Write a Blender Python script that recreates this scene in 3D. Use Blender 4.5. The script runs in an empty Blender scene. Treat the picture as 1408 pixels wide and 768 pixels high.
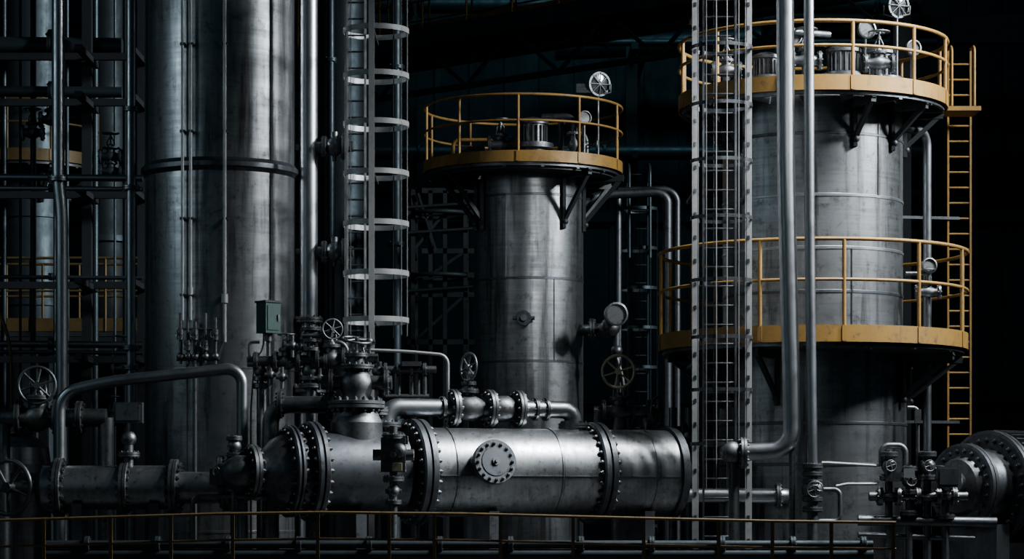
import bpy, math, random
from mathutils import Vector, Matrix
random.seed(4)
V=Vector
EYE=1.5; D0=35.0; F=3500.0
# image pixel coordinates u, v turned into world metres at a chosen depth y
def k(y): return (D0+y)/F
def W(u,v,y): return V(((u-704)*k(y), y, EYE+(700-v)*k(y)))
Z=V((0,0,1)); X=V((1,0,0)); Y=V((0,1,0))

# ---------------------------------------------------------------- materials
def newmat(name):
    m=bpy.data.materials.new(name); m.use_nodes=True
    nt=m.node_tree; b=nt.nodes['Principled BSDF']; return m,nt,b
def metal(name,c1,c2,r1=.3,r2=.5,metallic=1.0,scale=1.2,bump=.05,streak=True,rust=None,brush=None,drip=0):
    m,nt,b=newmat(name); N=nt.nodes; L=nt.links
    tc=N.new('ShaderNodeTexCoord')
    mp=N.new('ShaderNodeMapping'); mp.inputs['Scale'].default_value=(3,3,.35) if streak else (1,1,1)
    L.new(tc.outputs['Object'],mp.inputs['Vector'])
    n1=N.new('ShaderNodeTexNoise'); n1.inputs['Scale'].default_value=scale; n1.inputs['Detail'].default_value=8; n1.inputs['Roughness'].default_value=.65
    L.new(mp.outputs[0],n1.inputs['Vector'])
    n2=N.new('ShaderNodeTexNoise'); n2.inputs['Scale'].default_value=scale*3; n2.inputs['Detail'].default_value=10; n2.inputs['Roughness'].default_value=.7
    L.new(tc.outputs['Object'],n2.inputs['Vector'])
    cr=N.new('ShaderNodeValToRGB'); cr.color_ramp.elements[0].position=.38; cr.color_ramp.elements[1].position=.62
    cr.color_ramp.elements[0].color=(*c1,1); cr.color_ramp.elements[1].color=(*c2,1)
    def math_(op,a,b_=None,val=None,clamp=False):
        q=N.new('ShaderNodeMath'); q.operation=op; q.use_clamp=clamp; L.new(a,q.inputs[0])
        if b_ is not None: L.new(b_,q.inputs[1])
        if val is not None: q.inputs[1].default_value=val
        return q.outputs[0]
    s=math_('ADD',math_('MULTIPLY',n1.outputs['Fac'],val=.5),math_('MULTIPLY',n2.outputs['Fac'],val=.5),clamp=True)
    if brush:
        mb=N.new('ShaderNodeMapping'); mb.inputs['Scale'].default_value=brush; L.new(tc.outputs['Object'],mb.inputs['Vector'])
        n4=N.new('ShaderNodeTexNoise'); n4.inputs['Scale'].default_value=1.0; n4.inputs['Detail'].default_value=6; n4.inputs['Roughness'].default_value=.7
        L.new(mb.outputs[0],n4.inputs['Vector'])
        s=math_('ADD',math_('MULTIPLY',s,val=.62),math_('MULTIPLY',n4.outputs['Fac'],val=.38),clamp=True)
    L.new(s,cr.inputs['Fac'])
    col=cr.outputs['Color']
    def over(col,src,p0,p1,rgb):
        r=N.new('ShaderNodeValToRGB'); r.color_ramp.elements[0].position=p0; r.color_ramp.elements[1].position=p1
        L.new(src,r.inputs['Fac'])
        mix=N.new('ShaderNodeMix'); mix.data_type='RGBA'
        L.new(r.outputs['Color'],mix.inputs['Factor']); L.new(col,mix.inputs['A']); mix.inputs['B'].default_value=(*rgb,1)
        return mix.outputs['Result']
    if rust:
        n3=N.new('ShaderNodeTexNoise'); n3.inputs['Scale'].default_value=scale*5; n3.inputs['Detail'].default_value=12; n3.inputs['Roughness'].default_value=.8
        L.new(tc.outputs['Object'],n3.inputs['Vector'])
        col=over(col,n3.outputs['Fac'],.53,.65,rust)
    if drip:
        md=N.new('ShaderNodeMapping'); md.inputs['Scale'].default_value=(7,7,.5); L.new(tc.outputs['Object'],md.inputs['Vector'])
        n5=N.new('ShaderNodeTexNoise'); n5.inputs['Scale'].default_value=1.0; n5.inputs['Detail'].default_value=9; n5.inputs['Roughness'].default_value=.6
        L.new(md.outputs[0],n5.inputs['Vector'])
        col=over(col,n5.outputs['Fac'],.5,.68,(.08,.08,.08))
    L.new(col,b.inputs['Base Color'])
    b.inputs['Metallic'].default_value=metallic
    mr=N.new('ShaderNodeMapRange'); mr.inputs['From Min'].default_value=.38; mr.inputs['From Max'].default_value=.62
    mr.inputs['To Min'].default_value=r2; mr.inputs['To Max'].default_value=r1
    L.new(s,mr.inputs['Value']); L.new(mr.outputs[0],b.inputs['Roughness'])
    bp=N.new('ShaderNodeBump'); bp.inputs['Strength'].default_value=bump*4; bp.inputs['Distance'].default_value=.02
    L.new(s,bp.inputs['Height']); L.new(bp.outputs[0],b.inputs['Normal'])
    return m
STEEL=metal('clad_steel',(.18,.19,.20),(.42,.435,.45),.3,.46,rust=(.12,.12,.12),brush=(.5,.5,16),drip=1,bump=.035)
STEELH=metal('vessel_steel',(.20,.21,.22),(.46,.475,.49),.3,.46,scale=2,streak=False,rust=(.1,.1,.1),brush=(16,3,1.5),bump=.022)
STEELB=metal('galvanised_steel',(.30,.32,.34),(.5,.52,.55),.28,.44)
DARK=metal('dark_steel',(.08,.09,.1),(.17,.18,.195),.35,.55,rust=(.05,.04,.035))
BACK=metal('shaded_steel',(.035,.05,.058),(.07,.092,.105),.4,.6,metallic=.8)  # mostly background steel, its dim light put into a darker base colour
BACKD=metal('deep_shaded_steel',(.02,.028,.032),(.04,.053,.06),.5,.7,metallic=.7)  # deeper shade put into the steel colour, for scaffold and other dim parts
PIPE=metal('pipe_steel',(.18,.195,.21),(.34,.36,.38),.28,.48,streak=False)
CAST=metal('cast_iron',(.08,.087,.093),(.22,.23,.24),.36,.58,streak=False,scale=3,rust=(.075,.055,.04))
GALV=metal('galvanised_strap',(.27,.275,.28),(.47,.47,.47),.45,.65,metallic=.5,streak=False)
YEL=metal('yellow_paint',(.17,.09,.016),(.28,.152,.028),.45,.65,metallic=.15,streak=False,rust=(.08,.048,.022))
YELD=metal('dark_yellow_paint',(.07,.045,.014),(.125,.082,.024),.45,.65,metallic=.2,streak=False,rust=(.035,.025,.015))  # darkest of the three yellows
YELR=metal('mid_yellow_paint',(.09,.058,.018),(.155,.098,.03),.5,.7,metallic=.1,streak=False,rust=(.04,.028,.018))  # tone between the other two yellows
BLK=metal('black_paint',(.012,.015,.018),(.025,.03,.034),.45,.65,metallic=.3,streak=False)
GRN=metal('green_enamel',(.014,.04,.036),(.03,.07,.062),.35,.5,metallic=.2,streak=False)
BRS=metal('aged_brass',(.3,.26,.18),(.46,.4,.29),.4,.6,metallic=.5,streak=False)
DIAL=metal('dial_grey',(.1,.11,.115),(.18,.19,.195),.2,.35,metallic=0.2,streak=False)
LENS=metal('lamp_glass',(.1,.12,.13),(.2,.22,.24),.1,.2,metallic=.8,streak=False)
WALL=metal('wall_cladding',(.009,.023,.030),(.016,.036,.045),.6,.8,metallic=.1,scale=.6)
CONC=metal('concrete',(.02,.023,.025),(.035,.038,.04),.6,.85,metallic=0,streak=False,scale=.5)

# ---------------------------------------------------------------- mesh builder
class B:
    def __init__(s,name): s.n=name; s.v=[]; s.f=[]; s.m=[]; s.sm=[]; s.mats=[]
    def mi(s,m):
        if m not in s.mats: s.mats.append(m)
        return s.mats.index(m)
    def add(s,vs,fs,m,sm=True):
        o=len(s.v); s.v.extend([tuple(p) for p in vs]); i=s.mi(m)
        for f in fs: s.f.append([o+a for a in f]); s.m.append(i); s.sm.append(sm)
    def fr(s,ax):
        ax=ax.normalized(); a=Z if abs(ax.z)<.9 else X
        u=ax.cross(a).normalized(); w=ax.cross(u).normalized(); return ax,u,w
    def lathe(s,p,ax,prof,m,seg=32,smooth=False,a0=0,a1=2*math.pi):
        ax,u,w=s.fr(ax); full=abs(a1-a0-2*math.pi)<1e-6; n=seg if full else seg+1
        def ring(t,r): return [p+ax*t+(u*math.cos(a0+(a1-a0)*i/seg)+w*math.sin(a0+(a1-a0)*i/seg))*r for i in range(n)]
        def q(a,b): 
            return [(a+i,a+(i+1)%n,b+(i+1)%n,b+i) for i in range(seg)]
        if smooth:
            vs=[];fs=[]
            for t,r in prof: vs+=ring(t,max(r,1e-4))
            for j in range(len(prof)-1): fs+=q(j*n,(j+1)*n)
            s.add(vs,fs,m)
        else:
            for (t0,r0),(t1,r1) in zip(prof[:-1],prof[1:]):
                s.add(ring(t0,max(r0,1e-4))+ring(t1,max(r1,1e-4)),q(0,n),m,abs(t1-t0)>1e-5)
    def cyl(s,p0,p1,r,m,seg=14,r2=None):
        d=p1-p0; L=d.length
        if L<1e-6: return
        if r2 is None:r2=r
        s.lathe(p0,d,[(0,0),(0,r),(L,r2),(L,0)],m,seg)
    def sph(s,c,r,m,seg=16,ax=Z,sq=1):
        s.lathe(c,ax,[(-r*sq*math.cos(math.pi*i/8),r*math.sin(math.pi*i/8)) for i in range(9)],m,seg,True)
    def tube(s,pts,r,m,seg=12,bend=0,closed=False):
        pts=[V(p) for p in pts]
        if bend and not closed:
            out=[pts[0]]
            for i in range(1,len(pts)-1):
                a,b,c=pts[i-1],pts[i],pts[i+1]
                d1=(a-b);d2=(c-b); l=min(bend,d1.length*.49,d2.length*.49)
                q0=b+d1.normalized()*l;q1=b+d2.normalized()*l
                for j in range(9):
                    t=j/8; 
                    w=.75
                    den=(1-t)**2+2*w*t*(1-t)+t*t
                    out.append((q0*(1-t)**2+b*2*w*t*(1-t)+q1*t*t)/den)
            out.append(pts[-1]); pts=out
        n=len(pts); vs=[];fs=[]; prev=None
        for i in range(n):
            if closed: t=(pts[(i+1)%n]-pts[i-1]).normalized()
            else: t=(pts[min(i+1,n-1)]-pts[max(i-1,0)]).normalized()
            if prev is None: _,u,_=s.fr(t)
            else:
                u=prev-t*prev.dot(t); u.normalize()
            prev=u; w=t.cross(u)
            for j in range(seg):
                a=2*math.pi*j/seg; vs.append(pts[i]+(u*math.cos(a)+w*math.sin(a))*r)
        rng=n if closed else n-1
        for i in range(rng):
            a=i*seg;b=((i+1)%n)*seg
            for j in range(seg): fs.append((a+j,a+(j+1)%seg,b+(j+1)%seg,b+j))
        s.add(vs,fs,m)
        if not closed:
            s.add(vs[:seg],[tuple(range(seg))],m,False); s.add(vs[-seg:],[tuple(range(seg))],m,False)
    def circ(s,c,R,r,m,ax=Z,a0=0,a1=2*math.pi,n=48,seg=8):
        ax,u,w=s.fr(ax) if ax!=Z else (Z,X,Y)
        full=abs(a1-a0-2*math.pi)<1e-6
        cnt=n if full else n+1
        s.tube([c+(u*math.cos(a0+(a1-a0)*i/n)+w*math.sin(a0+(a1-a0)*i/n))*R for i in range(cnt)],r,m,seg,closed=full)
    def hoop(s,c,R,h,t,m,a0=0,a1=2*math.pi,n=40):
        # flat bar hoop in the XY plane
        pts=[]
        for i in range(n+1):
            a=a0+(a1-a0)*i/n; pts.append(V((math.cos(a),math.sin(a),0)))
        def strip(f,g,sm=True):
            vs=[f(d) for d in pts]+[g(d) for d in pts]; N=n+1
            s.add(vs,[(i,i+1,N+i+1,N+i) for i in range(n)],m,sm)
        up=Z*h
        strip(lambda d:c+d*R,lambda d:c+d*R+up); strip(lambda d:c+d*(R-t),lambda d:c+d*(R-t)+up)
        strip(lambda d:c+d*R,lambda d:c+d*(R-t),False); strip(lambda d:c+d*R+up,lambda d:c+d*(R-t)+up,False)
    def box(s,c,sz,m,rz=0,R=None):
        M=R if R else Matrix.Rotation(rz,3,'Z'); hx,hy,hz=sz[0]/2,sz[1]/2,sz[2]/2
        vs=[c+M@V((x*hx,y*hy,z*hz)) for x in(-1,1) for y in(-1,1) for z in(-1,1)]
        s.add(vs,[(0,1,3,2),(4,6,7,5),(0,4,5,1),(2,3,7,6),(0,2,6,4),(1,5,7,3)],m,False)
    def bar(s,p0,p1,w,t,m):
        d=p1-p0; a,u,v=s.fr(d)
        R=Matrix((a,u,v)).transposed(); s.box((p0+p1)/2,(d.length,w,t),m,R=R)
    def bolts(s,p,ax,R,n,r,h,m,off=0):
        ax,u,w=s.fr(ax)
        for i in range(n):
            a=2*math.pi*(i+off)/n; c=p+(u*math.cos(a)+w*math.sin(a))*R
            s.cyl(c,c+ax*h,r,m,6); s.cyl(c+ax*h,c+ax*h*1.45,r*.5,m,6)
    def flange(s,p,ax,r,t,m,n=10,pair=True,rb=None):
        # p = mid plane
        ax=ax.normalized(); rb=rb or r*.1
        if pair:
            s.lathe(p-ax*t,ax,[(0,0),(0,r*.94),(t*.12,r),(t*.88,r),(t*.94,r*.9),(t*1.06,r*.9),(t*1.12,r),(t*1.88,r),(2*t,r*.94),(2*t,0)],m,40)
            s.bolts(p+ax*t,ax,r*.82,n,rb,rb*.9,m); s.bolts(p-ax*t,-ax,r*.82,n,rb,rb*.9,m)
        else:
            s.lathe(p-ax*t/2,ax,[(0,0),(0,r*.95),(t*.15,r),(t*.85,r),(t,r*.95),(t,0)],m,40)
            s.bolts(p+ax*t/2,ax,r*.82,n,rb,rb*.9,m); s.bolts(p-ax*t/2,-ax,r*.82,n,rb,rb*.9,m)
    def wheel(s,c,ax,R,m,r=None,sp=5):
        r=r or R*.09; s.circ(c,R,r,m,ax,n=32)
        a,u,w=s.fr(ax)
        for i in range(sp):
            t=2*math.pi*i/sp+.3; s.tube([c+a*R*.06,c+(u*math.cos(t)+w*math.sin(t))*R],r*.75,m,6)
        s.cyl(c-a*R*.15,c+a*R*.18,R*.2,m,12)
    def valve(s,c,ax,rp,L,m,stem=Z,sl=None,wr=None,wax=None,wm=None,fl=True):
        ax=ax.normalized(); stem=stem.normalized(); sl=sl or rp*7; wr=wr or rp*1.9
        s.lathe(c-ax*L/2,ax,[(0,rp),(L*.2,rp*1.05),(L*.35,rp*1.4),(L*.5,rp*1.6),(L*.65,rp*1.4),(L*.8,rp*1.05),(L,rp)],m,20,True)
        if fl:
            for q in(-1,1): s.flange(c+ax*L/2*q,ax,rp*2,rp*.28,m,8)
        s.cyl(c,c+stem*rp*2,rp*1.05,m,14)
        s.flange(c+stem*rp*2.2,stem,rp*1.6,rp*.25,m,8)
        s.cyl(c+stem*rp*2.4,c+stem*rp*3.2,rp*.9,m,14,rp*.5)
        side=ax
        for q in(-1,1):
            s.tube([c+stem*rp*2.6+side*rp*.9*q,c+stem*rp*4+side*rp*.8*q,c+stem*(sl*.8)+side*rp*.25*q],rp*.18,m,6)
        s.cyl(c+stem*(sl*.76),c+stem*(sl*.86),rp*.45,m,10)
        s.cyl(c+stem*rp*2,c+stem*sl*1.06,rp*.2,m,8)
        if wax is not None:
            s.cyl(c+stem*sl*.95-wax*rp*.8,c+stem*sl*.95+wax*rp*1.0,rp*.5,m,12)
            s.wheel(c+stem*sl+wax*rp*1.2,wax,wr,wm or m,sp=6)
        else: s.wheel(c+stem*sl,stem,wr,wm or m,sp=6)
    def gauge(s,c,ax,r):
        ax=ax.normalized()
        s.lathe(c-ax*r*.35,ax,[(0,0),(0,r*.9),(r*.1,r),(r*.6,r),(r*.7,r*1.08),(r*.8,r*1.08),(r*.85,r*.92),(r*.7,r*.9)],CAST,28)
        s.lathe(c+ax*r*.28,ax,[(0,0),(0,r*.9)],DIAL,28)
        _,u,w=s.fr(ax)
        s.bar(c+ax*r*.31,c+ax*r*.31+(u+w*.6).normalized()*r*.7,r*.06,r*.03,BLK)
        for i in range(9):
            a=i*.6; d=u*math.cos(a)+w*math.sin(a); s.bar(c+ax*r*.3+d*r*.7,c+ax*r*.3+d*r*.85,r*.05,r*.02,BLK)
    def done(s,bevel=0,parent=None):
        xs=[p[0] for p in s.v];ys=[p[1] for p in s.v];zs=[p[2] for p in s.v]
        o=V(((min(xs)+max(xs))/2,(min(ys)+max(ys))/2,min(zs)))
        me=bpy.data.meshes.new(s.n); me.from_pydata([tuple(V(p)-o) for p in s.v],[],s.f)
        for mm in s.mats: me.materials.append(mm)
        me.polygons.foreach_set('material_index',s.m); me.polygons.foreach_set('use_smooth',s.sm); me.update()
        ob=bpy.data.objects.new(s.n,me); ob.location=o; bpy.context.collection.objects.link(ob)
        if parent: ob.parent=parent; ob.location=o-parent.location
        if bevel:
            md=ob.modifiers.new('bevel','BEVEL'); md.width=bevel; md.segments=2; md.limit_method='ANGLE'
        return ob

def gnd(p): return V((p.x,p.y,0))
def pol(c,a,r,z=None): return V((c.x+math.cos(a)*r,c.y+math.sin(a)*r,c.z if z is None else z))
def round_platform(b,c,R,ztoe0,ztoe1,zrail,rin,ym,nposts=12,off=0,dk=DARK,rr=.022,gap=None):
    C=V((c.x,c.y,0))
    b.lathe(C,Z,[(ztoe0+.03,rin),(ztoe0+.03,R-.01),(ztoe0+.07,R-.01),(ztoe0+.07,rin)],dk,72)
    b.hoop(C+Z*ztoe0,R+.012,ztoe1-ztoe0,.02,ym,n=96)
    b.hoop(C+Z*(ztoe0-.05),R-.04,.08,.05,dk,n=96)
    b.circ(C+Z*zrail,R,rr,ym,n=96); b.circ(C+Z*((zrail+ztoe1)/2+.03),R,rr*.85,ym,n=96)
    for i in range(nposts):
        a=2*math.pi*(i+off)/nposts
        b.tube([pol(C,a,R,ztoe0),pol(C,a,R,zrail)],rr,ym,8)
        b.box(pol(C,a,R+.01,(ztoe0+ztoe1)/2),(.06,.03,(ztoe1-ztoe0)*.9),ym,rz=a+math.pi/2)
    for i in range(16):   # radial under-deck beams
        a=2*math.pi*(i+.5)/16
        b.bar(pol(C,a,rin,ztoe0-.02),pol(C,a,R-.05,ztoe0-.02),.05,.1,dk)
def brackets(b,c,r,R,z,angs,m,drop=.75):
    for a in angs:
        p=pol(c,a,r+.02,z-drop); 
        b.bar(pol(c,a,r+.03,z),pol(c,a,r+.03,z-drop-.12),.09,.05,m)
        b.bar(p,pol(c,a,R*.97,z-.02),.06,.06,m)
        b.bar(pol(c,a,r,z-.05),pol(c,a,R*.97,z-.05),.07,.1,m)
        b.sph(pol(c,a,r+.05,z-drop-.02),.05,m,8)
def ladder(b,p,z0,z1,w,m,axis=X,rr=.022,dz=.3,rung=.013,rm=None):
    for q in(-1,1): b.bar(p+axis*w/2*q+Z*z0,p+axis*w/2*q+Z*z1,rr*2,rr*1.2,m)
    z=z0+.15
    while z<z1: b.cyl(p-axis*w/2+Z*z,p+axis*w/2+Z*z,rung,rm or m,8); z+=dz
def straight_rail(b,p0,p1,h,n,m,r=.022,toe=0,mid=(.5,)):
    d=p1-p0
    b.tube([p0+Z*h,p1+Z*h],r,m,8)
    for q in mid: b.tube([p0+Z*h*q,p1+Z*h*q],r*.85,m,8)
    for i in range(n+1):
        q=p0+d*i/n; b.tube([q,q+Z*h],r,m,8)
    if toe: b.box((p0+p1)/2+Z*toe/2,(d.length,.02,toe),m,rz=math.atan2(d.y,d.x))
def lampfix(b,base,h,dirv,r=.17):
    top=base+Z*h
    b.tube([base,top],.02,CAST,8)
    dirv=dirv.normalized(); c=top+Z*r
    b.tube([top,top-X*r*1.1+Z*r*.3,top-X*r*1.1+Z*r],.015,CAST,6); b.tube([top,top+X*r*1.1+Z*r*.3,top+X*r*1.1+Z*r],.015,CAST,6)
    b.lathe(c-dirv*r*.9,dirv,[(0,0),(0,r*.45),(r*.4,r*.6),(r*1.0,r*1.0),(r*1.15,r*1.06),(r*1.25,r*1.06),(r*1.25,r*.9)],CAST,28)
    b.lathe(c-dirv*r*.9+dirv*r*1.12,dirv,[(0,r*.93),(r*.08,r*.6),(r*.12,0)],LENS,28,True)
    for i in range(4):
        _,u,w=b.fr(dirv); a=i*math.pi/4; d=u*math.cos(a)+w*math.sin(a)
        b.tube([c+dirv*r*.38-d*r,c+dirv*r*.42,c+dirv*r*.38+d*r],.008,CAST,5)
def agitator(b,p,s=1.0):
    b.lathe(p,Z,[(0,0),(0,.3*s),(.05*s,.3*s),(.05*s,.2*s),(.22*s,.18*s),(.22*s,.26*s),(.28*s,.26*s),(.28*s,.17*s),(.52*s,.17*s),(.52*s,.2*s),(.56*s,.2*s),(.6*s,.1*s),(.62*s,0)],CAST,28)
    b.bolts(p+Z*.05*s,Z,.25*s,10,.02*s,.03*s,CAST); 
    for i in range(20):
        a=2*math.pi*i/20; b.bar(pol(p,a,.18*s,p.z+.3*s),pol(p,a,.18*s,p.z+.5*s),.03*s,.012*s,CAST)

# ---------------------------------------------------------------- shell
b=B('floor'); b.box(V((0,-5,-.1)),(70,75,.2),CONC); b.done()
b=B('wall_back'); b.box(V((0,27.2,10)),(60,.4,20),WALL)
x=-29
while x<29.5: b.box(V((x,26.95,10)),(.16,.12,20),WALL); x+=.85
for z in (4.2,8.6,13.4): b.box(V((0,26.85,z)),(60,.18,.25),WALL)
b.done()
b=B('steel_portal_frame')
for x in (6.2,9.4,13):
    b.box(V((x,22,8)),(.5,.5,16),BLK); b.box(V((x,21.7,8)),(.7,.06,16),BLK)
b.box(V((9.6,22,12.2)),(8,.5,.6),BLK); b.box(V((9.6,22,7.2)),(8,.4,.5),BLK); b.box(V((9.6,22,4.2)),(8,.4,.4),BLK)
b.done()

# ---------------------------------------------------------------- large left column
tc=V((-4.01,0,0))
b=B('distillation_column')
zr=W(0,238,0).z
b.lathe(tc,Z,[(0,0),(0,1.25),(.08,1.25),(.08,1.03),(11.5,1.03),(11.7,.95),(12,.5),(12,0)],STEEL,96)
for z in (1.2,3.4,zr,9.4): b.lathe(tc,Z,[(z-.02,1.03),(z-.015,1.037),(z+.015,1.037),(z+.02,1.03)],STEEL,96)
b.lathe(tc,Z,[(zr-.09,1.03),(zr-.05,1.06),(zr-.03,1.085),(zr+.03,1.085),(zr+.05,1.06),(zr+.09,1.03)],DARK,96)
for a in (-1.9,-.75):
    b.bar(pol(tc,a,1.032,0.1),pol(tc,a,1.032,11.4),.02,.012,DARK)
b.bolts(tc+Z*.08,Z,1.16,24,.025,.04,CAST)
COL=b.done()

b=B('riser_pipe')
c=W(424,700,.0); r=.13
b.tube([gnd(c),V((c.x,c.y,11.5))],r,STEELB,28)
for v in (202,346,476):
    z=W(0,v,0).z
    b.cyl(V((tc.x+1.0,0,z)),V((c.x,0,z)),.06,CAST,16)
    if v<400:
        b.cyl(V((c.x,-.0,z)),V((c.x+.62,-.05,z)),.075,PIPE,18)
        b.flange(V((c.x+.22,-.02,z)),X,.15,.03,PIPE,8); b.flange(V((c.x+.5,-.04,z)),X,.18,.035,PIPE,8)
        b.sph(V((c.x+.36,-.03,z)),.13,PIPE); b.cyl(V((c.x+.36,-.03,z)),V((c.x+.36,-.03,z+.2)),.05,CAST,12)
        b.cyl(V((c.x+.36,-.03,z-.2)),V((c.x+.36,-.03,z)),.03,CAST,12)
b.flange(W(424,440,0),Z,.2,.04,CAST,10)
b.flange(W(424,535,0),Z,.24,.05,CAST,12)
b.done()

# instrument tubing on column
b=B('instrument_tubing')
yy=-1.12
for u,v1,r in ((251,440,.022),(262,440,.022),(309,470,.025)):
    p=W(u,v1,yy); b.tube([p,V((p.x,yy,11.2))],r,GALV,10)
    for v in (60,180,300,405):
        q=W(u,v,yy); b.box(q+Y*.08,(.07,.2,.03),CAST)
for i,u in enumerate((248,258,268,282,296)):
    p=W(u,460+(i%2)*14,yy-.03)
    b.tube([V((p.x,yy,W(0,430+6*(i%3),yy).z)),V((p.x,yy,W(0,500,yy).z))],.022,CAST,8)
    b.cyl(p-Z*.07,p+Z*.07,.045,CAST,10); b.cyl(p,p-Y*.13,.025,CAST,8); b.wheel(p-Y*.14,Y,.05,CAST,sp=4)
    b.sph(V((p.x,yy,W(0,490,yy).z)),.055,CAST,10)
b.tube([V((W(268,0,yy).x,yy,W(0,500,yy).z)),V((W(268,0,yy).x,yy,0))],.03,CAST,8)
b.tube([W(245,452,yy),W(300,452,yy)],.018,CAST,8); b.tube([W(243,494,yy),W(302,494,yy)],.02,CAST,8)
b.tube([W(309,470,yy),W(305,480,yy),W(299,494,yy)],.02,CAST,8)
p=W(309,410,yy); b.cyl(p-Z*.06,p+Z*.06,.045,GALV,12)
p=W(262,400,yy); b.cyl(p-Z*.05,p+Z*.05,.035,GALV,12)
b.done(parent=COL)

# green control box on stanchion
b=B('control_box'); yy=-1.75
c=W(369,437,yy); b.box(c,(.23,.22,.4),GRN,rz=math.radians(40))
b.box(c+Z*.21,(.26,.25,.025),BLK,rz=math.radians(40))
M=Matrix.Rotation(math.radians(40),3,'Z'); b.box(c+M@V((0,-.115,0)),(.18,.012,.32),GRN,rz=math.radians(40)); b.box(c+M@V((.07,-.13,.0)),(.02,.02,.08),CAST,rz=math.radians(40))
b.cyl(gnd(c)+V((0,.03,0)),c+V((0,.03,-.2)),.03,CAST,10)
b.cyl(c-Z*.3,c-Z*.2,.05,CAST,10); b.box(gnd(c)+Z*.01,(.2,.2,.02),CAST)
b.tube([c+V((-.06,0,-.2)),W(362,480,yy),W(350,495,yy),W(345,560,yy),gnd(W(345,560,yy))],.012,BLK,6,bend=.1)
b.done()

# ---------------------------------------------------------------- ladder cages
b=B('caged_ladder'); yy=-1.0
c=W(517,0,yy); R=.44; C=V((c.x,yy,0))
ztop=10.5; z0=W(0,462,yy).z
for v in (-25,44,106,172,240,309,377,441):
    z=W(0,v,yy).z-.03; b.hoop(V((c.x,yy,z)),R,.07,.012,GALV,a0=0,a1=2*math.pi,n=48)
for a in (200,222,262,325,350,20,60,100):
    a=math.radians(a); b.bar(pol(C,a,R-.01,z0),pol(C,a,R-.01,ztop),.03,.008,DARK if math.degrees(a)<110 else GALV)
lp=V((W(489,0,yy).x,yy+.12,0)); ladder(b,lp,0,ztop,.24,GALV,dz=.22,rm=DARK)
px=W(511,0,yy-.46).x; b.box(V((px,yy-.47,ztop/2)),(.075,.05,ztop),GALV)
for v in (44,240,441): z=W(0,v,yy).z; b.bar(V((px,yy-.45,z)),V((px,yy+.9,z)),.04,.04,DARK)
b.done()

b=B('caged_ladder'); yy=-2.2
c=W(992,0,yy); R=.40; C=V((c.x,yy,0)); ztop=10.2
for v in (-10,66,145,222,300,386,464,536,610):
    z=W(0,v,yy).z-.025; b.hoop(V((c.x,yy,z)),R,.045,.012,DARK,a0=0,a1=2*math.pi,n=48)
for a in (236,256,276,300): 
    a=math.radians(a); b.bar(pol(C,a,R-.01,W(0,672,yy).z),pol(C,a,R-.01,ztop),.036,.01,GALV)
for a in (20,60,100,140,215,320):
    a=math.radians(a); b.bar(pol(C,a,R-.01,W(0,672,yy).z),pol(C,a,R-.01,ztop),.022,.008,DARK)
for u in (956,1029):
    x=W(u,0,yy).x; b.box(V((x,yy-.02,ztop/2)),(.085,.02,ztop),GALV); b.box(V((x,yy+.05,ztop/2)),(.012,.14,ztop),GALV)
    z=.2
    while z<ztop: b.box(V((x,yy-.033,z)),(.03,.012,.05),DARK); z+=.3
ladder(b,V((c.x,yy+.3,0)),0,ztop,.42,DARK,dz=.25)
for v in (20,265,500):
    z=W(0,v,yy).z
    for q in(-1,1): b.bar(V((c.x+q*.36,yy+.05,z)),V((c.x+q*.36,yy+1.05 if v!=20 else yy+.6,z)),.04,.04,DARK)
b.done()

# ---------------------------------------------------------------- center tower
ty=5.0; kk=k(ty); cc=W(727,0,ty); c0=V((cc.x,ty,0)); r=75*kk
b=B('reactor_tower')
zt=W(0,238,ty).z
b.lathe(c0,Z,[(0,0),(0,r+.15),(.08,r+.15),(.08,r),(zt,r),(zt+.15,r*.95),(zt+.3,r*.6),(zt+.35,0)],STEEL,80)
for v in (275,388,500,600): 
    z=W(0,v,ty).z; b.lathe(c0,Z,[(z-.02,r),(z-.015,r+.008),(z+.015,r+.008),(z+.02,r)],DARK,80)
b.bar(pol(c0,-1.1,r+.002,W(0,500,ty).z),pol(c0,-1.1,r+.002,W(0,388,ty).z),.02,.01,DARK); b.bar(pol(c0,-2.0,r+.002,W(0,388,ty).z),pol(c0,-2.0,r+.002,W(0,275,ty).z),.02,.01,DARK)
C=c0
pcx=W(719,0,ty); pc=V((pcx.x,ty,0)); PR=136*kk
RT=b.done()
b=B('tower_platform')
round_platform(b,pc,PR,W(0,240,ty).z,W(0,225,ty).z,W(0,151,ty).z,r*1.03,YEL,10,off=.42)
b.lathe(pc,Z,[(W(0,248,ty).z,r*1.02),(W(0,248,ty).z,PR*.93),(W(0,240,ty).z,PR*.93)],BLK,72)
brackets(b,c0,r,PR,W(0,244,ty).z,[math.radians(a) for a in (-145,-52,-12,30,90,150,200)],BLK)
zt2=W(0,238,ty).z+.05
agitator(b,V((pc.x+.15,ty-.4,zt2)),1.25)
b.valve(V((pc.x-.35,ty-.3,zt2+.35)),X,.07,.35,CAST,sl=.4,wr=.13); b.tube([V((pc.x-.35,ty-.3,zt2)),V((pc.x-.35,ty-.3,zt2+.35))],.06,CAST)
b.valve(V((pc.x+.8,ty-.3,zt2+.35)),Z,.06,.35,CAST,stem=X,sl=.35,wr=.12); b.tube([V((pc.x+.8,ty-.3,zt2)),V((pc.x+.8,ty-.3,zt2+.8)),V((pc.x+.3,ty-.2,zt2+.8))],.05,CAST,bend=.15)
b.tube([V((pc.x+1.0,ty,zt2)),V((pc.x+1.0,ty,zt2+.55)),V((pc.x+.6,ty+.3,zt2+.9)),V((pc.x+.6,ty+.3,zt2))],.045,CAST,bend=.15)
b.box(V((pc.x-.8,ty+.3,zt2+.2)),(.4,.3,.4),BLK)
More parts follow.
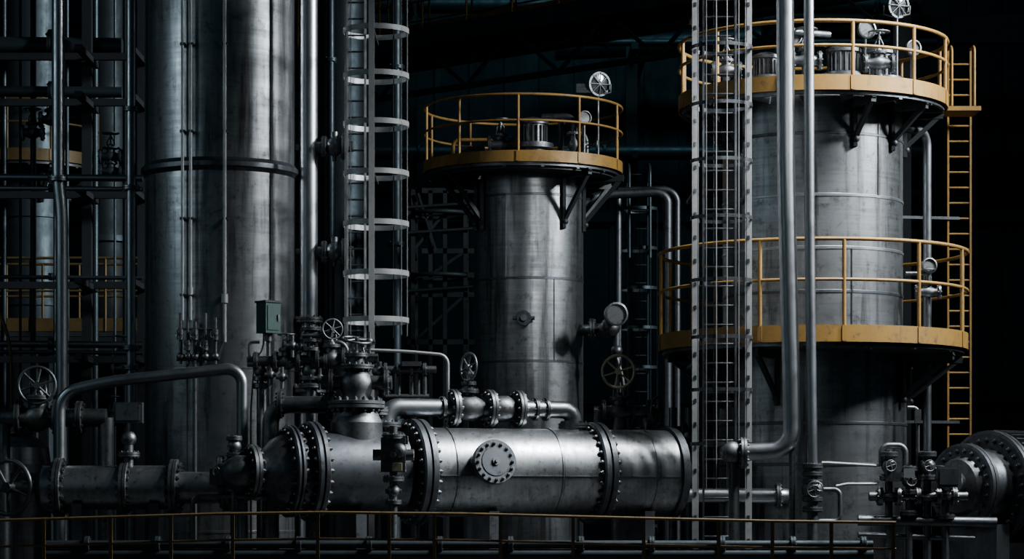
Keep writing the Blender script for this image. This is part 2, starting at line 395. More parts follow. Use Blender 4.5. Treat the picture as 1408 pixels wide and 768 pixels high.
b.tube([V((pc.x-.45,ty+.2,zt2)),V((pc.x-.45,ty+.2,zt2+.5)),V((pc.x-1.1,ty+.2,zt2+.5)),V((pc.x-1.1,ty+.2,zt2))],.03,YEL,bend=.1)
b.gauge(V((pc.x+.95,ty-.45,zt2+.75)),V((.4,-1,0)),.1); b.tube([V((pc.x+.95,ty-.42,zt2)),V((pc.x+.95,ty-.42,zt2+.68))],.02,CAST)
lampfix(b,V((W(822,0,ty).x,ty-.1,zt2)),W(0,133,ty).z-zt2,V((.5,-1,-.1)),.18)
b.box(V((W(803,0,ty).x,ty-.1,W(0,124,ty).z)),(.25,.2,.14),CAST)
b.done(parent=RT)
b=B('sight_nozzle'); p=W(720,438,ty-r-.02)
b.cyl(p+Y*.1,p-Y*.12,.07,DARK,16); b.flange(p-Y*.14,Y,.12,.03,BACK,8); b.cyl(p-Y*.12-X*.17,p-Y*.12+X*.17,.03,DARK); b.cyl(p-Y*.12,p-Y*.25,.05,DARK)
b.done(parent=RT)
b=B('pressure_gauge'); p=W(848,450,4.2)
b.tube([V((c0.x+r*.96,4.8,p.z)),V((p.x,4.3,p.z))],.09,CAST,14); b.flange(V((W(815,0,4.2).x,4.6,p.z)),X,.17,.04,CAST,8)
b.sph(V((p.x-.1,4.25,p.z)),.16,CAST); b.cyl(V((p.x,4.25,p.z-.45)),V((p.x,4.25,p.z+.1)),.05,CAST)
b.sph(V((p.x,4.25,p.z-.35)),.09,CAST); b.gauge(W(846,432,3.9),V((.25,-1,0)),.17); b.tube([V((p.x,4.3,p.z)),W(846,436,3.98)],.05,CAST)
b.tube([V((p.x,4.25,p.z-.45)),V((p.x+.1,4.25,p.z-.8)),V((p.x+.1,4.25,0))],.03,CAST,bend=.1)
b.done()

# ---------------------------------------------------------------- right tower
ry=0.0; rc=V((4.13,0,0)); r=1.23
b=B('process_tower')
zu=W(0,150,0).z; zl=W(0,470,0).z
b.lathe(rc,Z,[(0,0),(0,1.45),(.08,1.45),(.08,1.28),(zl,1.28),(zl,r),(zu,r),(zu+.12,r*.9),(zu+.2,0)],STEEL,96)
for v in (200,282,352,410,585,640):
    z=W(0,v,0).z; q=r if v<470 else 1.28
    b.lathe(rc,Z,[(z-.022,q),(z-.015,q+.01),(z+.015,q+.01),(z+.022,q)],STEELB if v in(282,352) else DARK,96)
b.bar(pol(rc,-.9,r+.002,W(0,282,0).z),pol(rc,-.9,r+.002,zu),.02,.01,DARK); b.bar(pol(rc,-1.25,r+.002,zl),pol(rc,-1.25,r+.002,W(0,352,0).z),.02,.01,DARK)
PT=b.done()
b=B('upper_platform')
round_platform(b,rc,1.83,W(0,153,0).z,W(0,133,0).z,W(0,63,0).z,r*1.02,YEL,12,off=.33,rr=.026)
brackets(b,rc,r,1.83,W(0,156,0).z,[math.radians(a) for a in (-150,-70,-38,-5,40,90,140,190)],BLK,.5)
zt2=W(0,153,0).z+.07
agitator(b,V((rc.x+.35,-.6,zt2)),1.2); agitator(b,V((rc.x-.7,-.7,zt2)),1.0); agitator(b,V((rc.x+.9,0,zt2)),1.35)
for dx,dy in ((-.2,-1.0),(.8,-.8),(-1.2,-.2)):
    q=V((rc.x+dx,dy,zt2)); b.tube([q,q+Z*.4],.06,CAST); b.valve(q+Z*.45,X,.065,.36,CAST,sl=.42,wr=.14)
b.tube([V((rc.x-.2,-1,zt2+.45)),V((rc.x-.55,-1,zt2+.45)),V((rc.x-.55,-1,zt2+.85)),V((rc.x+.15,-.7,zt2+.85))],.045,CAST,bend=.12)
for dx,h,rr_ in ((.62,.78,.12),(1.25,.55,.1),(-.35,.7,.1)):
    b.tube([V((rc.x+dx,-.75,zt2)),V((rc.x+dx,-.75,zt2+h))],.025,CAST); b.gauge(V((rc.x+dx,-.82,zt2+h+rr_)),V((.3,-1,0)),rr_)
lampfix(b,V((W(1230,0,0).x,-.2,zt2)),W(0,28,0).z-zt2,V((.5,-1,-.1)),.16)
b.done(parent=PT)
b=B('lower_platform')
round_platform(b,rc,2.1,W(0,483,0).z,W(0,461,0).z,W(0,350,0).z,1.26,YEL,12,off=.15,rr=.026)
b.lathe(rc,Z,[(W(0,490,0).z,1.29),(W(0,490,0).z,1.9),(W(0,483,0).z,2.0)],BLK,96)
brackets(b,rc,1.28,2.1,W(0,490,0).z,[math.radians(a) for a in (-150,-118,-30,-5,40,90,140,190)],BLK,.6)
b.done(parent=PT)
b=B('instrument_stand'); q=V((rc.x+1.5,-.55,W(0,481,0).z+.05))
b.tube([q,q+Z*.95],.035,CAST); b.valve(q+Z*.7,X,.05,.3,CAST,sl=.3,wr=.1); b.tube([q+Z*.95-X*.3,q+Z*.95],.03,CAST); b.gauge(q+Z*1.05-Y*.05,V((.2,-1,0)),.1)
b.done(parent=PT)
b=B('downcomer_pipe'); x=W(1276,0,-.2).x+.02
b.tube([V((rc.x+1.22,-.2,W(0,168,0).z-.1)),V((x+.05,.3,W(0,168,0).z-.1)),V((x+.05,.3,0))],.06,PIPE,16,bend=.2)
b.done()
b=B('access_ladder'); yy=1.35
p=V((W(1319,0,yy).x,yy,0)); ladder(b,p,0,W(0,68,yy).z,.32,YEL,dz=.22,rr=.022,rung=.016)
for q in(-1,1): b.tube([p+X*.16*q+Z*W(0,68,yy).z,p+X*.16*q+V((0,-.3,W(0,68,yy).z)),p+X*.16*q+V((0,-.3,W(0,150,yy).z))],.022,YEL,bend=.1)
z=W(0,160,yy).z; b.box(V((p.x-.2,yy-.45,z)),(.75,.6,.06),YEL); 
for v in (300,480,580): z=W(0,v,yy).z; b.bar(V((p.x,yy,z)),V((p.x-1.2,yy-.2,z)),.04,.04,DARK)
b.done()

# tall pipes before right tower
b=B('vapour_pipe'); yy=-2.65; r=.112
b.tube([V((W(1078,0,yy).x,yy,10.2)),W(1081,250,yy),W(1089,560,yy),W(1089,618,yy),W(1020,622,yy+.1)],r,STEELB,26,bend=.35)
p=W(1022,622,yy+.1); b.flange(p,X,.2,.04,CAST,10); b.cyl(p,p-X*.15,.11,CAST,20); b.sph(p-X*.15,.15,CAST)
b.cyl(gnd(p)-X*.12,V((p.x-.12,p.y,p.z)),.07,CAST)
b.cyl(gnd(W(1089,0,yy)),W(1089,614,yy),.04,CAST)
b.done()
b=B('relief_line'); yy=-2.7; r=.065
b.tube([V((W(1111,0,yy).x,yy,10.2)),W(1113,300,yy),W(1117,640,yy)],r,STEELB,20)
p=W(1117,640,yy); b.flange(p,Z,.13,.03,CAST,8); 
b.tube([p,gnd(p)],.07,CAST,16); b.sph(p-Z*.3,.14,CAST); b.cyl(p-Z*.3,p-Z*.3-Y*.3,.05,CAST); b.wheel(p-Z*.3-Y*.3,Y,.1,CAST)
for dz in(.1,.2,.42,.55): b.flange(p-Z*dz,Z,.13,.025,CAST,8)
b.tube([p-Z*.3+X*.1,p-Z*.3+X*.35,p-Z*.7+X*.35,p-Z*.7],.03,CAST,bend=.08)
b.done()

# ---------------------------------------------------------------- main horizontal vessel
yaw=math.radians(22.3); d=V((math.cos(yaw),math.sin(yaw),0)); n=V((d.y,-d.x,0))
A=V((-2.78,-3.0,1.98))
def ax(s,up=0,o=0): return A+d*s+Z*up+n*o
b=B('horizontal_pressure_vessel')
b.tube([W(318,670,-2.75),W(340,668,-2.8),ax(-.75),ax(-.45)],.2,CAST,24,bend=.15)
b.lathe(A,d,[(-.5,.2),(-.4,.24),(-.25,.4),(-.12,.46),(0,.47)],CAST,60,True)
b.flange(ax(-.5),d,.33,.05,CAST,14)
def bigfl(s,r,t,nb):
    b.lathe(ax(s),d,[(-t,0),(-t,r-.03),(-t+.02,r),(-.015,r),(-.01,r-.04),(.01,r-.04),(.015,r),(t-.02,r),(t,r-.03),(t,0)],DARK,80)
    for q in(-1,1): b.bolts(ax(s)+d*t*q,d*q,r-.075,nb,.034,.035,CAST)
bigfl(-.02,.58,.06,22)
bigfl(.26,.63,.08,24)
b.lathe(A,d,[(0,.5),(1.45,.52)],DARK,80)
bigfl(1.66,.68,.1,28)
b.lathe(A,d,[(1.75,.57),(4.1,.575),(5.2,.575)],STEELH,96)
bigfl(4.15,.67,.1,28)
for s in (2.05,3.5,4.85): b.lathe(A,d,[(s-.02,.575),(s-.015,.585),(s+.015,.585),(s+.02,.575)],STEEL,96)
b.lathe(A,d,[(5.2,.575),(5.2,.62),(5.3,.62),(5.3,.57)],DARK,96)
b.lathe(A,d,[(5.3,.57),(5.36,.5),(5.4,.3),(5.42,0)],STEELH,80,True)
b.bar(ax(1.8,-.05,.578),ax(5.15,-.05,.578),.015,.01,STEEL)
# manway
e=math.radians(10); nn=(n*math.cos(e)+Z*math.sin(e)).normalized(); m0=ax(2.48,.0)
b.cyl(m0+nn*.4,m0+nn*.66,.22,STEEL,40)
b.lathe(m0+nn*.64,nn,[(0,0),(0,.28),(.05,.28),(.05,.265),(.055,.265),(.055,.285),(.1,.285),(.105,.28),(.105,.19),(.115,.185),(.118,0)],DARK,48)
b.bolts(m0+nn*.745,nn,.235,16,.024,.03,CAST)
b.cyl(m0+nn*.75,m0+nn*.775,.05,CAST,20)
b.cyl(m0+nn*.75,m0+nn*.8,.022,CAST,6)
# saddles
for s in (.8,2.6,4.8):
    b.box(ax(s)-Z*(A.z/2+.25),(.14,.8,A.z-.5),DARK,rz=yaw)
    b.box(V((ax(s).x,ax(s).y,.03)),(.35,1.0,.06),DARK,rz=yaw)
# top nozzles
nz=ax(.87); 
b.lathe(nz,Z,[(.3,.33),(.62,.33),(.7,.29),(.8,.26)],CAST,40)
b.flange(nz+Z*.85,Z,.36,.05,CAST,16)
b.cyl(ax(1.15,.3,-.1),ax(1.15,.75,-.1),.13,CAST); b.flange(ax(1.15,.76,-.1),Z,.2,.04,CAST,10)
for s in(3.85,):
    b.cyl(ax(s,.4),ax(s,.68),.14,CAST); 
HV=b.done()

# valve assembly over nozzle
b=B('control_valve')
p=nz+Z*.93
b.lathe(p,Z,[(-.05,.2),(.04,.18),(.1,.2),(.2,.22),(.3,.17),(.34,.13),(.4,.12)],CAST,32,True)
b.flange(p+Z*.4,Z,.21,.03,CAST,12)
b.cyl(p+Z*.4,p+Z*.55,.1,CAST); b.flange(p+Z*.55,Z,.15,.025,CAST,10)
for q in(-1,1): b.tube([p+Z*.55+X*.1*q,p+Z*.72+X*.06*q],.016,CAST)
b.cyl(p+Z*.5,p+Z*.78,.025,CAST); 
b.wheel(p+Z*.74,V((.15,-.25,1)),.18,CAST,sp=6)
b.cyl(p+Z*.2,p+Z*.2+X*.45,.09,CAST); b.flange(p+Z*.2+X*.38,X,.16,.03,CAST,10)
b.cyl(p+Z*.2,p+Z*.2-X*.45,.09,CAST); b.flange(p+Z*.2-X*.32,X,.17,.03,CAST,10)
b.done(parent=HV)
b=B('feed_pipe'); yy=-2.3
b.tube([W(462,556,yy),W(372,556,yy),gnd(W(372,556,yy))],.11,CAST,20,bend=.25)
b.flange(W(455,556,yy),X,.2,.035,CAST,10); b.flange(W(385,556,yy),X,.18,.03,CAST,10)
b.done()
b=B('valve_manifold'); yy=-2.0
b.tube([W(340,497,yy),W(520,493,yy)],.07,CAST,16)
for u in(352,378,410,432,448): b.flange(W(u,497,yy),X,.13,.025,CAST,8)
b.valve(W(395,497,yy),X,.07,.3,CAST,sl=.35,wr=.12)
b.valve(W(455,494,yy),X,.08,.34,CAST,sl=.38,wr=.13,wax=V((.3,-1,.1)).normalized())
for u,r_,v2 in((358,.05,590),(428,.075,600),(520,.05,560)):
    p=W(u,497,yy); b.tube([p,gnd(p)],r_,CAST,14); b.flange(W(u,530,yy),Z,r_*2.1,.03,CAST,8); b.flange(W(u,520,yy),Z,r_*2.1,.025,CAST,8)
    b.sph(W(u,510,yy),r_*1.7,CAST)
p=W(428,497,yy); b.tube([p,W(428,450,yy)],.06,CAST,14); 
for v in(480,468,452): b.flange(W(428,v,yy),Z,.14,.022,CAST,8)
b.sph(W(428,461,yy),.1,CAST); b.cyl(W(415,461,yy-.1),W(445,461,yy-.1),.03,CAST)
b.tube([W(445,470,yy),W(470,470,yy),W(478,480,yy),W(478,495,yy)],.03,CAST,bend=.08)
b.tube([W(343,497,yy),W(343,470,yy),W(357,470,yy)],.02,CAST,bend=.05)
for u,v in((372,515),(388,518),(402,475),(440,520),(500,515),(508,470)):
    b.sph(W(u,v,yy-.1),.06,CAST,10); b.cyl(W(u,v-14,yy-.1),W(u,v+16,yy-.1),.025,CAST); b.cyl(W(u-8,v,yy-.12),W(u+8,v,yy-.12),.03,CAST)
b.done()
b=B('sample_line'); yy=-2.1
b.tube([W(487,480,yy),W(560,483,yy),W(616,488,yy),W(616,552,yy)],.022,GALV,10,bend=.12); b.tube([W(616,552,yy),gnd(W(616,552,yy+.0))],.022,GALV,8)
b.tube([W(530,508,yy),W(600,508,yy)],.05,CAST,12)
for u in(530,548,566,584): b.flange(W(u,508,yy),X,.09,.02,CAST,6); b.tube([W(u,508,yy),W(u,545,yy)],.03,CAST)
b.tube([W(530,545,yy),W(590,545,yy)],.035,CAST); b.box(W(566,500,yy-.05),(.25,.1,.06),CAST)
b.tube([W(575,520,yy),W(575,545,yy),gnd(W(575,545,yy))],.03,CAST)
b.done()

# bypass loop over the vessel
b=B('bypass_loop_pipe')
h=.83; o=-.05
b.tube([ax(1.28,.45,o),ax(1.28,h,o),ax(3.9,h,o),ax(3.9,.5,o)],.115,PIPE,24,bend=.3)
for s in (2.2,2.71,3.11): b.flange(ax(s,h,o),d,.245,.045,CAST,12)
b.flange(ax(2.05,h,o),d,.15,.02,CAST,8); b.lathe(ax(2.86,h,o),d,[(-.15,.115),(-.05,.17),(.1,.17),(.2,.115)],CAST,28,True)
b.lathe(ax(2.4,h,o),d,[(-.15,.115),(-.08,.17),(.08,.17),(.2,.115)],CAST,28,True)
p=ax(2.42,h,o); b.cyl(p,p+Z*.28,.07,CAST); b.flange(p+Z*.22,Z,.13,.025,CAST,8); b.flange(p+Z*.32,Z,.1,.02,CAST,8)
b.cyl(p+Z*.3,p+Z*.52,.03,CAST); b.cyl(p+Z*.44-X*.08,p+Z*.44+X*.08,.04,CAST); b.wheel(p+Z*.53-Y*.08,V((-.85,-.6,.05)),.18,CAST,sp=6)
b.flange(ax(3.35,h,o),d,.15,.02,CAST,8); b.flange(ax(3.5,h,o),d,.15,.02,CAST,8)
b.flange(ax(3.9,.62,o),Z,.2,.035,CAST,10); b.flange(ax(1.28,.6,o),Z,.2,.035,CAST,10)
b.done(parent=HV)

b=B('drain_valve'); yy=-3.95
p=W(541,625,yy); b.tube([W(541,585,yy),gnd(p)],.05,CAST,14)
b.box(p,(.3,.2,.42),CAST); b.flange(W(541,600,yy),Z,.14,.03,CAST,8); b.flange(W(541,658,yy),Z,.13,.03,CAST,8); b.flange(W(541,690,yy),Z,.1,.025,CAST,8)
b.cyl(p-X*.25,p+X*.25,.07,CAST); b.sph(p+V((.08,-.12,.05)),.09,CAST); b.cyl(p-Y*.1,p-Y*.25,.04,CAST)
b.box(p+V((.12,-.02,.18)),(.12,.12,.1),CAST); b.box(p+V((.05,-.11,-.15)),(.12,.02,.1),BRS)
b.sph(W(541,675,yy),.08,CAST); b.cyl(W(530,675,yy),W(552,675,yy),.03,CAST)
b.done(.008)

b=B('gate_valve'); yy=.6
p=W(851,566,yy); b.valve(p,X,.085,.42,CAST,sl=.56,wr=.225,wax=V((-.12,-1,0)).normalized(),wm=BRS)
b.tube([p-X*.35,p-X*.2],.085,CAST,16); b.tube([p,p+X*.5],.085,CAST,16); b.flange(p+X*.42,X,.17,.03,CAST,8); b.wheel(p+X*.53,V((1,-.5,0)),.2,CAST,sp=5)
b.tube([p,gnd(p)],.11,CAST,18); b.flange(p-Z*.35,Z,.2,.04,CAST,10)
b.box(p+V((-.3,0,-.1)),(.1,.2,.25),CAST)
b.done()

# ---------------------------------------------------------------- lower left drum
b=B('header_pipe'); yy=-2.75
P0=W(60,670,yy);P1=W(318,670,yy)
z=P0.z
b.lathe(P0,X,[(0,.28),((P1-P0).length*.66,.28),((P1-P0).length*.7,.2),((P1-P0).length,.2)],STEELH,48)
b.lathe(P0,X,[(0,.28),(-.08,.2),(-.12,0)],CAST,40,True)
for u,rr in((82,.38),(172,.33),(240,.36)): b.flange(W(u,670,yy),X,rr,.05,CAST,16)
b.flange(W(312,670,yy),X,.3,.05,CAST,14)
for u in(110,215): q=W(u,670,yy); b.box(V((q.x,yy,(z-.2)/2)),(.12,.5,z-.2),DARK); b.box(V((q.x,yy,.02)),(.3,.7,.04),DARK)
q=W(177,670,yy); b.cyl(q,q+Z*.7,.06,CAST); b.flange(q+Z*.42,Z,.14,.03,CAST,8); b.box(q+Z*.95,(.36,.14,.26),CAST); b.box(q+V((0,-.08,.95)),(.3,.02,.2),STEEL); b.sph(q+Z*.62,.1,CAST)
b.cyl(P0-X*.12,P0-X*.45,.07,CAST); b.wheel(P0-X*.42-Y*.12,V((-.5,-1,0)),.34,CAST,sp=5)
b.done(.0)
b=B('bypass_pipe'); yy=-2.2
b.tube([gnd(W(82,640,yy)),W(82,540,yy),W(150,524,yy),W(333,505,yy),gnd(W(333,505,yy))] ,.075,PIPE,18,bend=.22)
for v in(615,640,660): b.flange(W(333,v,yy),Z,.13,.03,CAST,8)
b.done()
b=B('drain_manifold'); yy=-3.1
b.tube([W(265,700,yy),W(265,682,yy),W(400,682,yy)],.03,CAST,bend=.1); b.tube([gnd(W(265,700,yy)),W(265,700,yy)],.03,CAST)
b.valve(W(352,682,yy),X,.035,.25,CAST,sl=.2,wr=.07); b.valve(W(375,682,yy),X,.035,.2,CAST,sl=.18,wr=.07)
b.tube([W(322,598,yy),gnd(W(322,600,yy))],.05,CAST,14)
for v in(602,625,655,672): b.flange(W(322,v,yy),Z,.1,.025,CAST,8)
b.cyl(W(300,640,yy),W(350,640,yy),.06,CAST); b.sph(W(322,640,yy),.13,CAST); b.flange(W(303,640,yy),X,.13,.03,CAST); b.flange(W(343,640,yy),X,.11,.03,CAST)
b.sph(W(322,613,yy),.09,CAST); b.wheel(W(304,648,yy-.2),Y,.1,CAST); b.box(W(300,655,yy),(.2,.15,.2),CAST)
b.done()
b=B('gate_valve'); yy=-1.6
p=W(52,574,yy); b.valve(p,X,.12,.5,CAST,sl=.42,wr=.24,wax=V((.1,-1,0)).normalized())
b.tube([p-X*1.2,p+X*.9],.12,CAST,20); b.flange(p+X*.55,X,.22,.04,CAST); b.flange(p-X*.6,X,.22,.04,CAST)
b.tube([p+X*.9,gnd(p+X*.9)],.1,CAST,16); b.tube([p-X*.45,gnd(p-X*.45)],.09,CAST,16)
b.done()
b=B('buffer_drum'); yy=.2
p=W(25,0,yy); b.lathe(V((p.x,yy,0)),Z,[(0,0),(0,.45),(1.9,.45),(2.0,.52),(2.12,.52),(2.12,.45),(2.35,.42),(2.5,.25),(2.55,0)],STEEL,48)
b.flange(V((p.x,yy,2.58)),Z,.2,.04,CAST); b.done()

b=B('service_pipe'); yy=-.8
b.tube([V((W(80,0,yy).x,yy,10.5)),W(80,250,yy),W(85,290,yy),W(85,500,yy),gnd(W(85,500,yy))],.085,PIPE,18,bend=.2)
b.flange(W(80,246,yy),Z,.13,.03,CAST,8)
b.done()
b=B('service_pipe'); yy=-.5
b.tube([V((W(180,0,yy).x,yy,10.5)),gnd(W(180,480,yy))],.065,PIPE,16)
b.flange(W(180,258,yy),Z,.12,.03,CAST,8); b.flange(W(180,150,yy),Z,.1,.03,CAST,8)
for v in(478,505): b.flange(W(180,v,yy),Z,.12,.03,CAST,8)
b.done()

# ---------------------------------------------------------------- pump motor at right
yw=math.radians(38); dm=V((math.cos(yw),math.sin(yw),0))
M0=W(1322,668,-1.6)
b=B('pump_motor')
b.lathe(M0,dm,[(-.5,0),(-.5,.2),(-.12,.2),(-.1,.35),(0,.4)],CAST,40)
b.flange(M0-dm*.45,dm,.27,.04,CAST,12)
b.flange(M0+dm*.05,dm,.56,.07,DARK,22,rb=.035)
b.lathe(M0,dm,[(.12,.45),(.5,.5)],DARK,60)
b.flange(M0+dm*.55,dm,.74,.07,DARK,28,rb=.04)
b.lathe(M0,dm,[(.6,.64),(1.9,.64),(1.9,0)],DARK,60)
aa,u_,w_=b.fr(dm)
for i in range(44):
    t=2*math.pi*i/44; q=u_*math.cos(t)+w_*math.sin(t)
    c=M0+dm*1.25+q*.69; R=Matrix((dm,q,dm.cross(q))).transposed(); b.box(c,(1.25,.12,.02),DARK,R=R)
for s in(.3,1.5): c=M0+dm*s; b.box(V((c.x,c.y,(c.z-.5)/2)),(.25,.9,c.z-.5),DARK,rz=yw)
b.done()
b=B('pump_valve_station'); yy=-2.3
for u,v in((1222,640),(1250,660),(1275,640),(1300,665)):
    p=W(u,v,yy); b.tube([p+Z*.2,gnd(p)],.05,CAST,12); b.sph(p,.1,CAST); b.flange(p-Z*.15,Z,.12,.03,CAST,8); b.flange(p+Z*.15,Z,.12,.03,CAST,8)
    b.flange(p-Z*.42,Z,.12,.03,CAST,8); b.cyl(p,p-Y*.2,.03,CAST); b.wheel(p-Y*.2,V((.2,-1,.1)),.07,CAST,sp=4)
b.tube([W(1195,682,yy),W(1330,682,yy)],.06,CAST,14)
for u in(1210,1235,1262,1290,1312): b.flange(W(u,682,yy),X,.12,.03,CAST,8)
b.tube([W(1212,640,yy),W(1212,612,yy),W(1245,612,yy),W(1245,640,yy)],.04,CAST,bend=.1)
b.tube([W(1262,640,yy),W(1262,560,yy),W(1248,560,yy)],.025,CAST,bend=.08); b.box(W(1262,572,yy),(.08,.08,.18),CAST)
b.tube([W(1205,640,yy),W(1140,636,yy),W(1130,636,yy)],.02,GALV,8); b.tube([W(1205,665,yy),W(1165,665,yy),W(1150,668,yy)],.02,GALV,8)
b.box(W(1305,655,yy-.2),(.3,.1,.26),CAST); b.box(W(1305,655,yy-.26),(.24,.02,.2),DARK)
b.box(W(1228,648,yy-.1),(.2,.15,.25),CAST); b.box(W(1250,650,yy-.2),(.14,.05,.12),DIAL)
b.tube([W(1180,715,yy),W(1370,718,yy)],.07,DARK,14)
b.tube([W(1180,735,yy),W(1340,740,yy)],.04,DARK,14)
b.done()
b=B('transfer_pipe'); yy=-1.35
b.tube([W(925,681,yy+.05),W(1080,681,yy),W(1080,681,yy+.4)],.1,STEELB,22,bend=.15)
b.flange(W(1070,681,yy),X,.17,.03,CAST,10); b.cyl(W(1000,685,yy),gnd(W(1000,685,yy)),.05,DARK)
b.done()

# ---------------------------------------------------------------- front guard rail
b=B('guard_rail'); yy=-5.0
xs=[(-40,716),(100,712),(300,706),(440,704),(640,706),(880,712),(1060,716),(1232,718)]
pts=[W(u,v,yy) for u,v in xs]
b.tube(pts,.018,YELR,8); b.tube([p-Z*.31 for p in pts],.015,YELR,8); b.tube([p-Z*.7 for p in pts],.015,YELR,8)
for u in (-20,60,152,235,320,437,535,597,688,788,885,988,1062,1143,1228):
    for (u0,v0),(u1,v1) in zip(xs[:-1],xs[1:]):
        if u0<=u<=u1: v=v0+(v1-v0)*(u-u0)/(u1-u0)
    p=W(u,v,yy); b.bar(gnd(p),p,.05,.04,YELR); b.box(gnd(p)+Z*.01,(.14,.14,.02),YELR)
b.done()

# ---------------------------------------------------------------- background left
yy=8; kk=k(yy); bc=V((W(40,0,yy).x,yy,0))
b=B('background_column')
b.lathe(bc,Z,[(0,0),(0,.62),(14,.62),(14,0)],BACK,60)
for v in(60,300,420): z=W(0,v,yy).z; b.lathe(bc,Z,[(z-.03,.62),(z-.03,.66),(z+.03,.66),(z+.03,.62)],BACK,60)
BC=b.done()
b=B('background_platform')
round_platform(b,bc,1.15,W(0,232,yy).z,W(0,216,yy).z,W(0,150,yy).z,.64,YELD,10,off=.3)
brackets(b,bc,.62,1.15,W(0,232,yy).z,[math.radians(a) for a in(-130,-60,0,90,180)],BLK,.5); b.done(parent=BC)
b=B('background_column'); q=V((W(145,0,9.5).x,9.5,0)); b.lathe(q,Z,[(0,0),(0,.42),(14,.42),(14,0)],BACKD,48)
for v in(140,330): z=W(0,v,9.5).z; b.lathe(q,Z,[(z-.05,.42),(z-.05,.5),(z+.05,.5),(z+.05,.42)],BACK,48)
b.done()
b=B('elevated_walkway'); yy=4
p0=W(-60,455,yy);p1=W(196,461,yy); p1.z=p0.z
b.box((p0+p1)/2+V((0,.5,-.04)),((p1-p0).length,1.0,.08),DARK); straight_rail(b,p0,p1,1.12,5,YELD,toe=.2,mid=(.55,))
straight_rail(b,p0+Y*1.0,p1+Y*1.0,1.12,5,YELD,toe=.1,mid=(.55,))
for u in(-40,60,188): q=W(u,0,yy+.4); b.box(V((q.x,q.y,p0.z/2-.05)),(.14,.14,p0.z-.1),BLK)
b.box((p0+p1)/2+V((0,.05,-.2)),((p1-p0).length,.1,.22),BLK)
b.done()
b=B('pipe_rack'); yy=2.2
for v,r_,y_ in((243,.05,1.4),(258,.035,1.2),(472,.05,1.6),(483,.03,1.5),(125,.08,2.4),(62,.13,2.9),(380,.03,1.8)):
    b.tube([W(-60,v,y_),W(196 if v>200 else 168,v+2,y_)],r_,PIPE if v in(243,258) else (DARK if v==472 else BACK),14)
    b.flange(W(70,v,y_),X,r_*1.8,.03,BACK,8)
for u in(-30,120,196):
    q=W(u,0,2.6); b.box(V((q.x,2.6,5)),(.14,.14,10),BLK)
for v in(262,488,135,72,386): b.box(W(80,v+6,2.3),(3.2,.1,.1),BLK)
for u in(-30,120,190):
    for v in(262,488,135,72,386): q=W(u,v+6,2.0); b.box(q,(.1,1.6,.08),BLK)
for i in range(9):
    q=W(8+i*21+random.uniform(-5,5),random.choice((300,420,520)),3.2); b.tube([V((q.x,3.2,10)),V((q.x,3.2,0))],random.choice((.02,.03,.045)),BACK,8)
for i in range(7):
    q=W(random.uniform(0,180),random.uniform(20,600),2.7); b.valve(q,X,.06,.3,BACK,sl=.35,wr=.12); 
b.done()
b=B('hose_stand'); b.tube([W(0,430,.9),W(14,470,.9),W(16,520,.9),gnd(W(16,520,.9))],.025,YELD,8,bend=.3); b.done()

# structure between left column and center tower
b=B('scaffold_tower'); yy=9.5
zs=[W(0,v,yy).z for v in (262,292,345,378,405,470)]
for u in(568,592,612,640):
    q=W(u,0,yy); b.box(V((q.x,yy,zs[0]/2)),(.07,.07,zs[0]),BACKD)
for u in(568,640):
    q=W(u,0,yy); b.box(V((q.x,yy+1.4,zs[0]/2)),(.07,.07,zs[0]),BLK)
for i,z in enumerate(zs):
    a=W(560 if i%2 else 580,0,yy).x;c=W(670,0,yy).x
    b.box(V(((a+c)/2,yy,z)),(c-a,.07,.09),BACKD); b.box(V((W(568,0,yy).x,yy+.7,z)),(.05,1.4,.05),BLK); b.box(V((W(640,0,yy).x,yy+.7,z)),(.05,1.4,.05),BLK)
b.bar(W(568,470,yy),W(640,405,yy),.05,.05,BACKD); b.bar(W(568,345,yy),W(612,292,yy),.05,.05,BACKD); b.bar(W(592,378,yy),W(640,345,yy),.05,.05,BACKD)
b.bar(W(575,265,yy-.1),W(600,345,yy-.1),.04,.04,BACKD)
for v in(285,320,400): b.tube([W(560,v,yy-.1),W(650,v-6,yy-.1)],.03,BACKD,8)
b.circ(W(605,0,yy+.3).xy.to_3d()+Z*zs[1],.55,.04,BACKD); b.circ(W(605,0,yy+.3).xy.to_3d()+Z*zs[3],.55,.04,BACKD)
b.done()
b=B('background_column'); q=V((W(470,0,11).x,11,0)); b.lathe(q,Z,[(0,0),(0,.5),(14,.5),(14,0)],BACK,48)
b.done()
b=B('footbridge')
p0=V((-6,17.5,10.67));p1=V((6,6.8,10.67)); dd=(p1-p0).normalized(); ang=math.atan2(dd.y,dd.x); per=V((-dd.y,dd.x,0))
b.box((p0+p1)/2-Z*.15,((p1-p0).length,.12,.35),BACK,rz=ang); b.box((p0+p1)/2+per*1.4-Z*.15,((p1-p0).length,.12,.35),BACK,rz=ang)
b.box((p0+p1)/2+per*.7,((p1-p0).length,1.4,.06),BLK,rz=ang)
for i in range(14): q=p0+(p1-p0)*i/13; b.box(q+per*.7-Z*.15,(.08,1.4,.2),BLK,rz=ang)
straight_rail(b,p0,p1,1.1,14,YEL,mid=(.5,),toe=.12); straight_rail(b,p0+per*1.4,p1+per*1.4,1.1,14,YEL,mid=(.5,))
for q in(p0,p1): b.box(V((q.x,q.y,5.2))+per*.7,(.3,.3,10.4),BLK)
b.tube([p0-Z*.6+per*.3,p1-Z*.6+per*.3],.12,BACK,14)
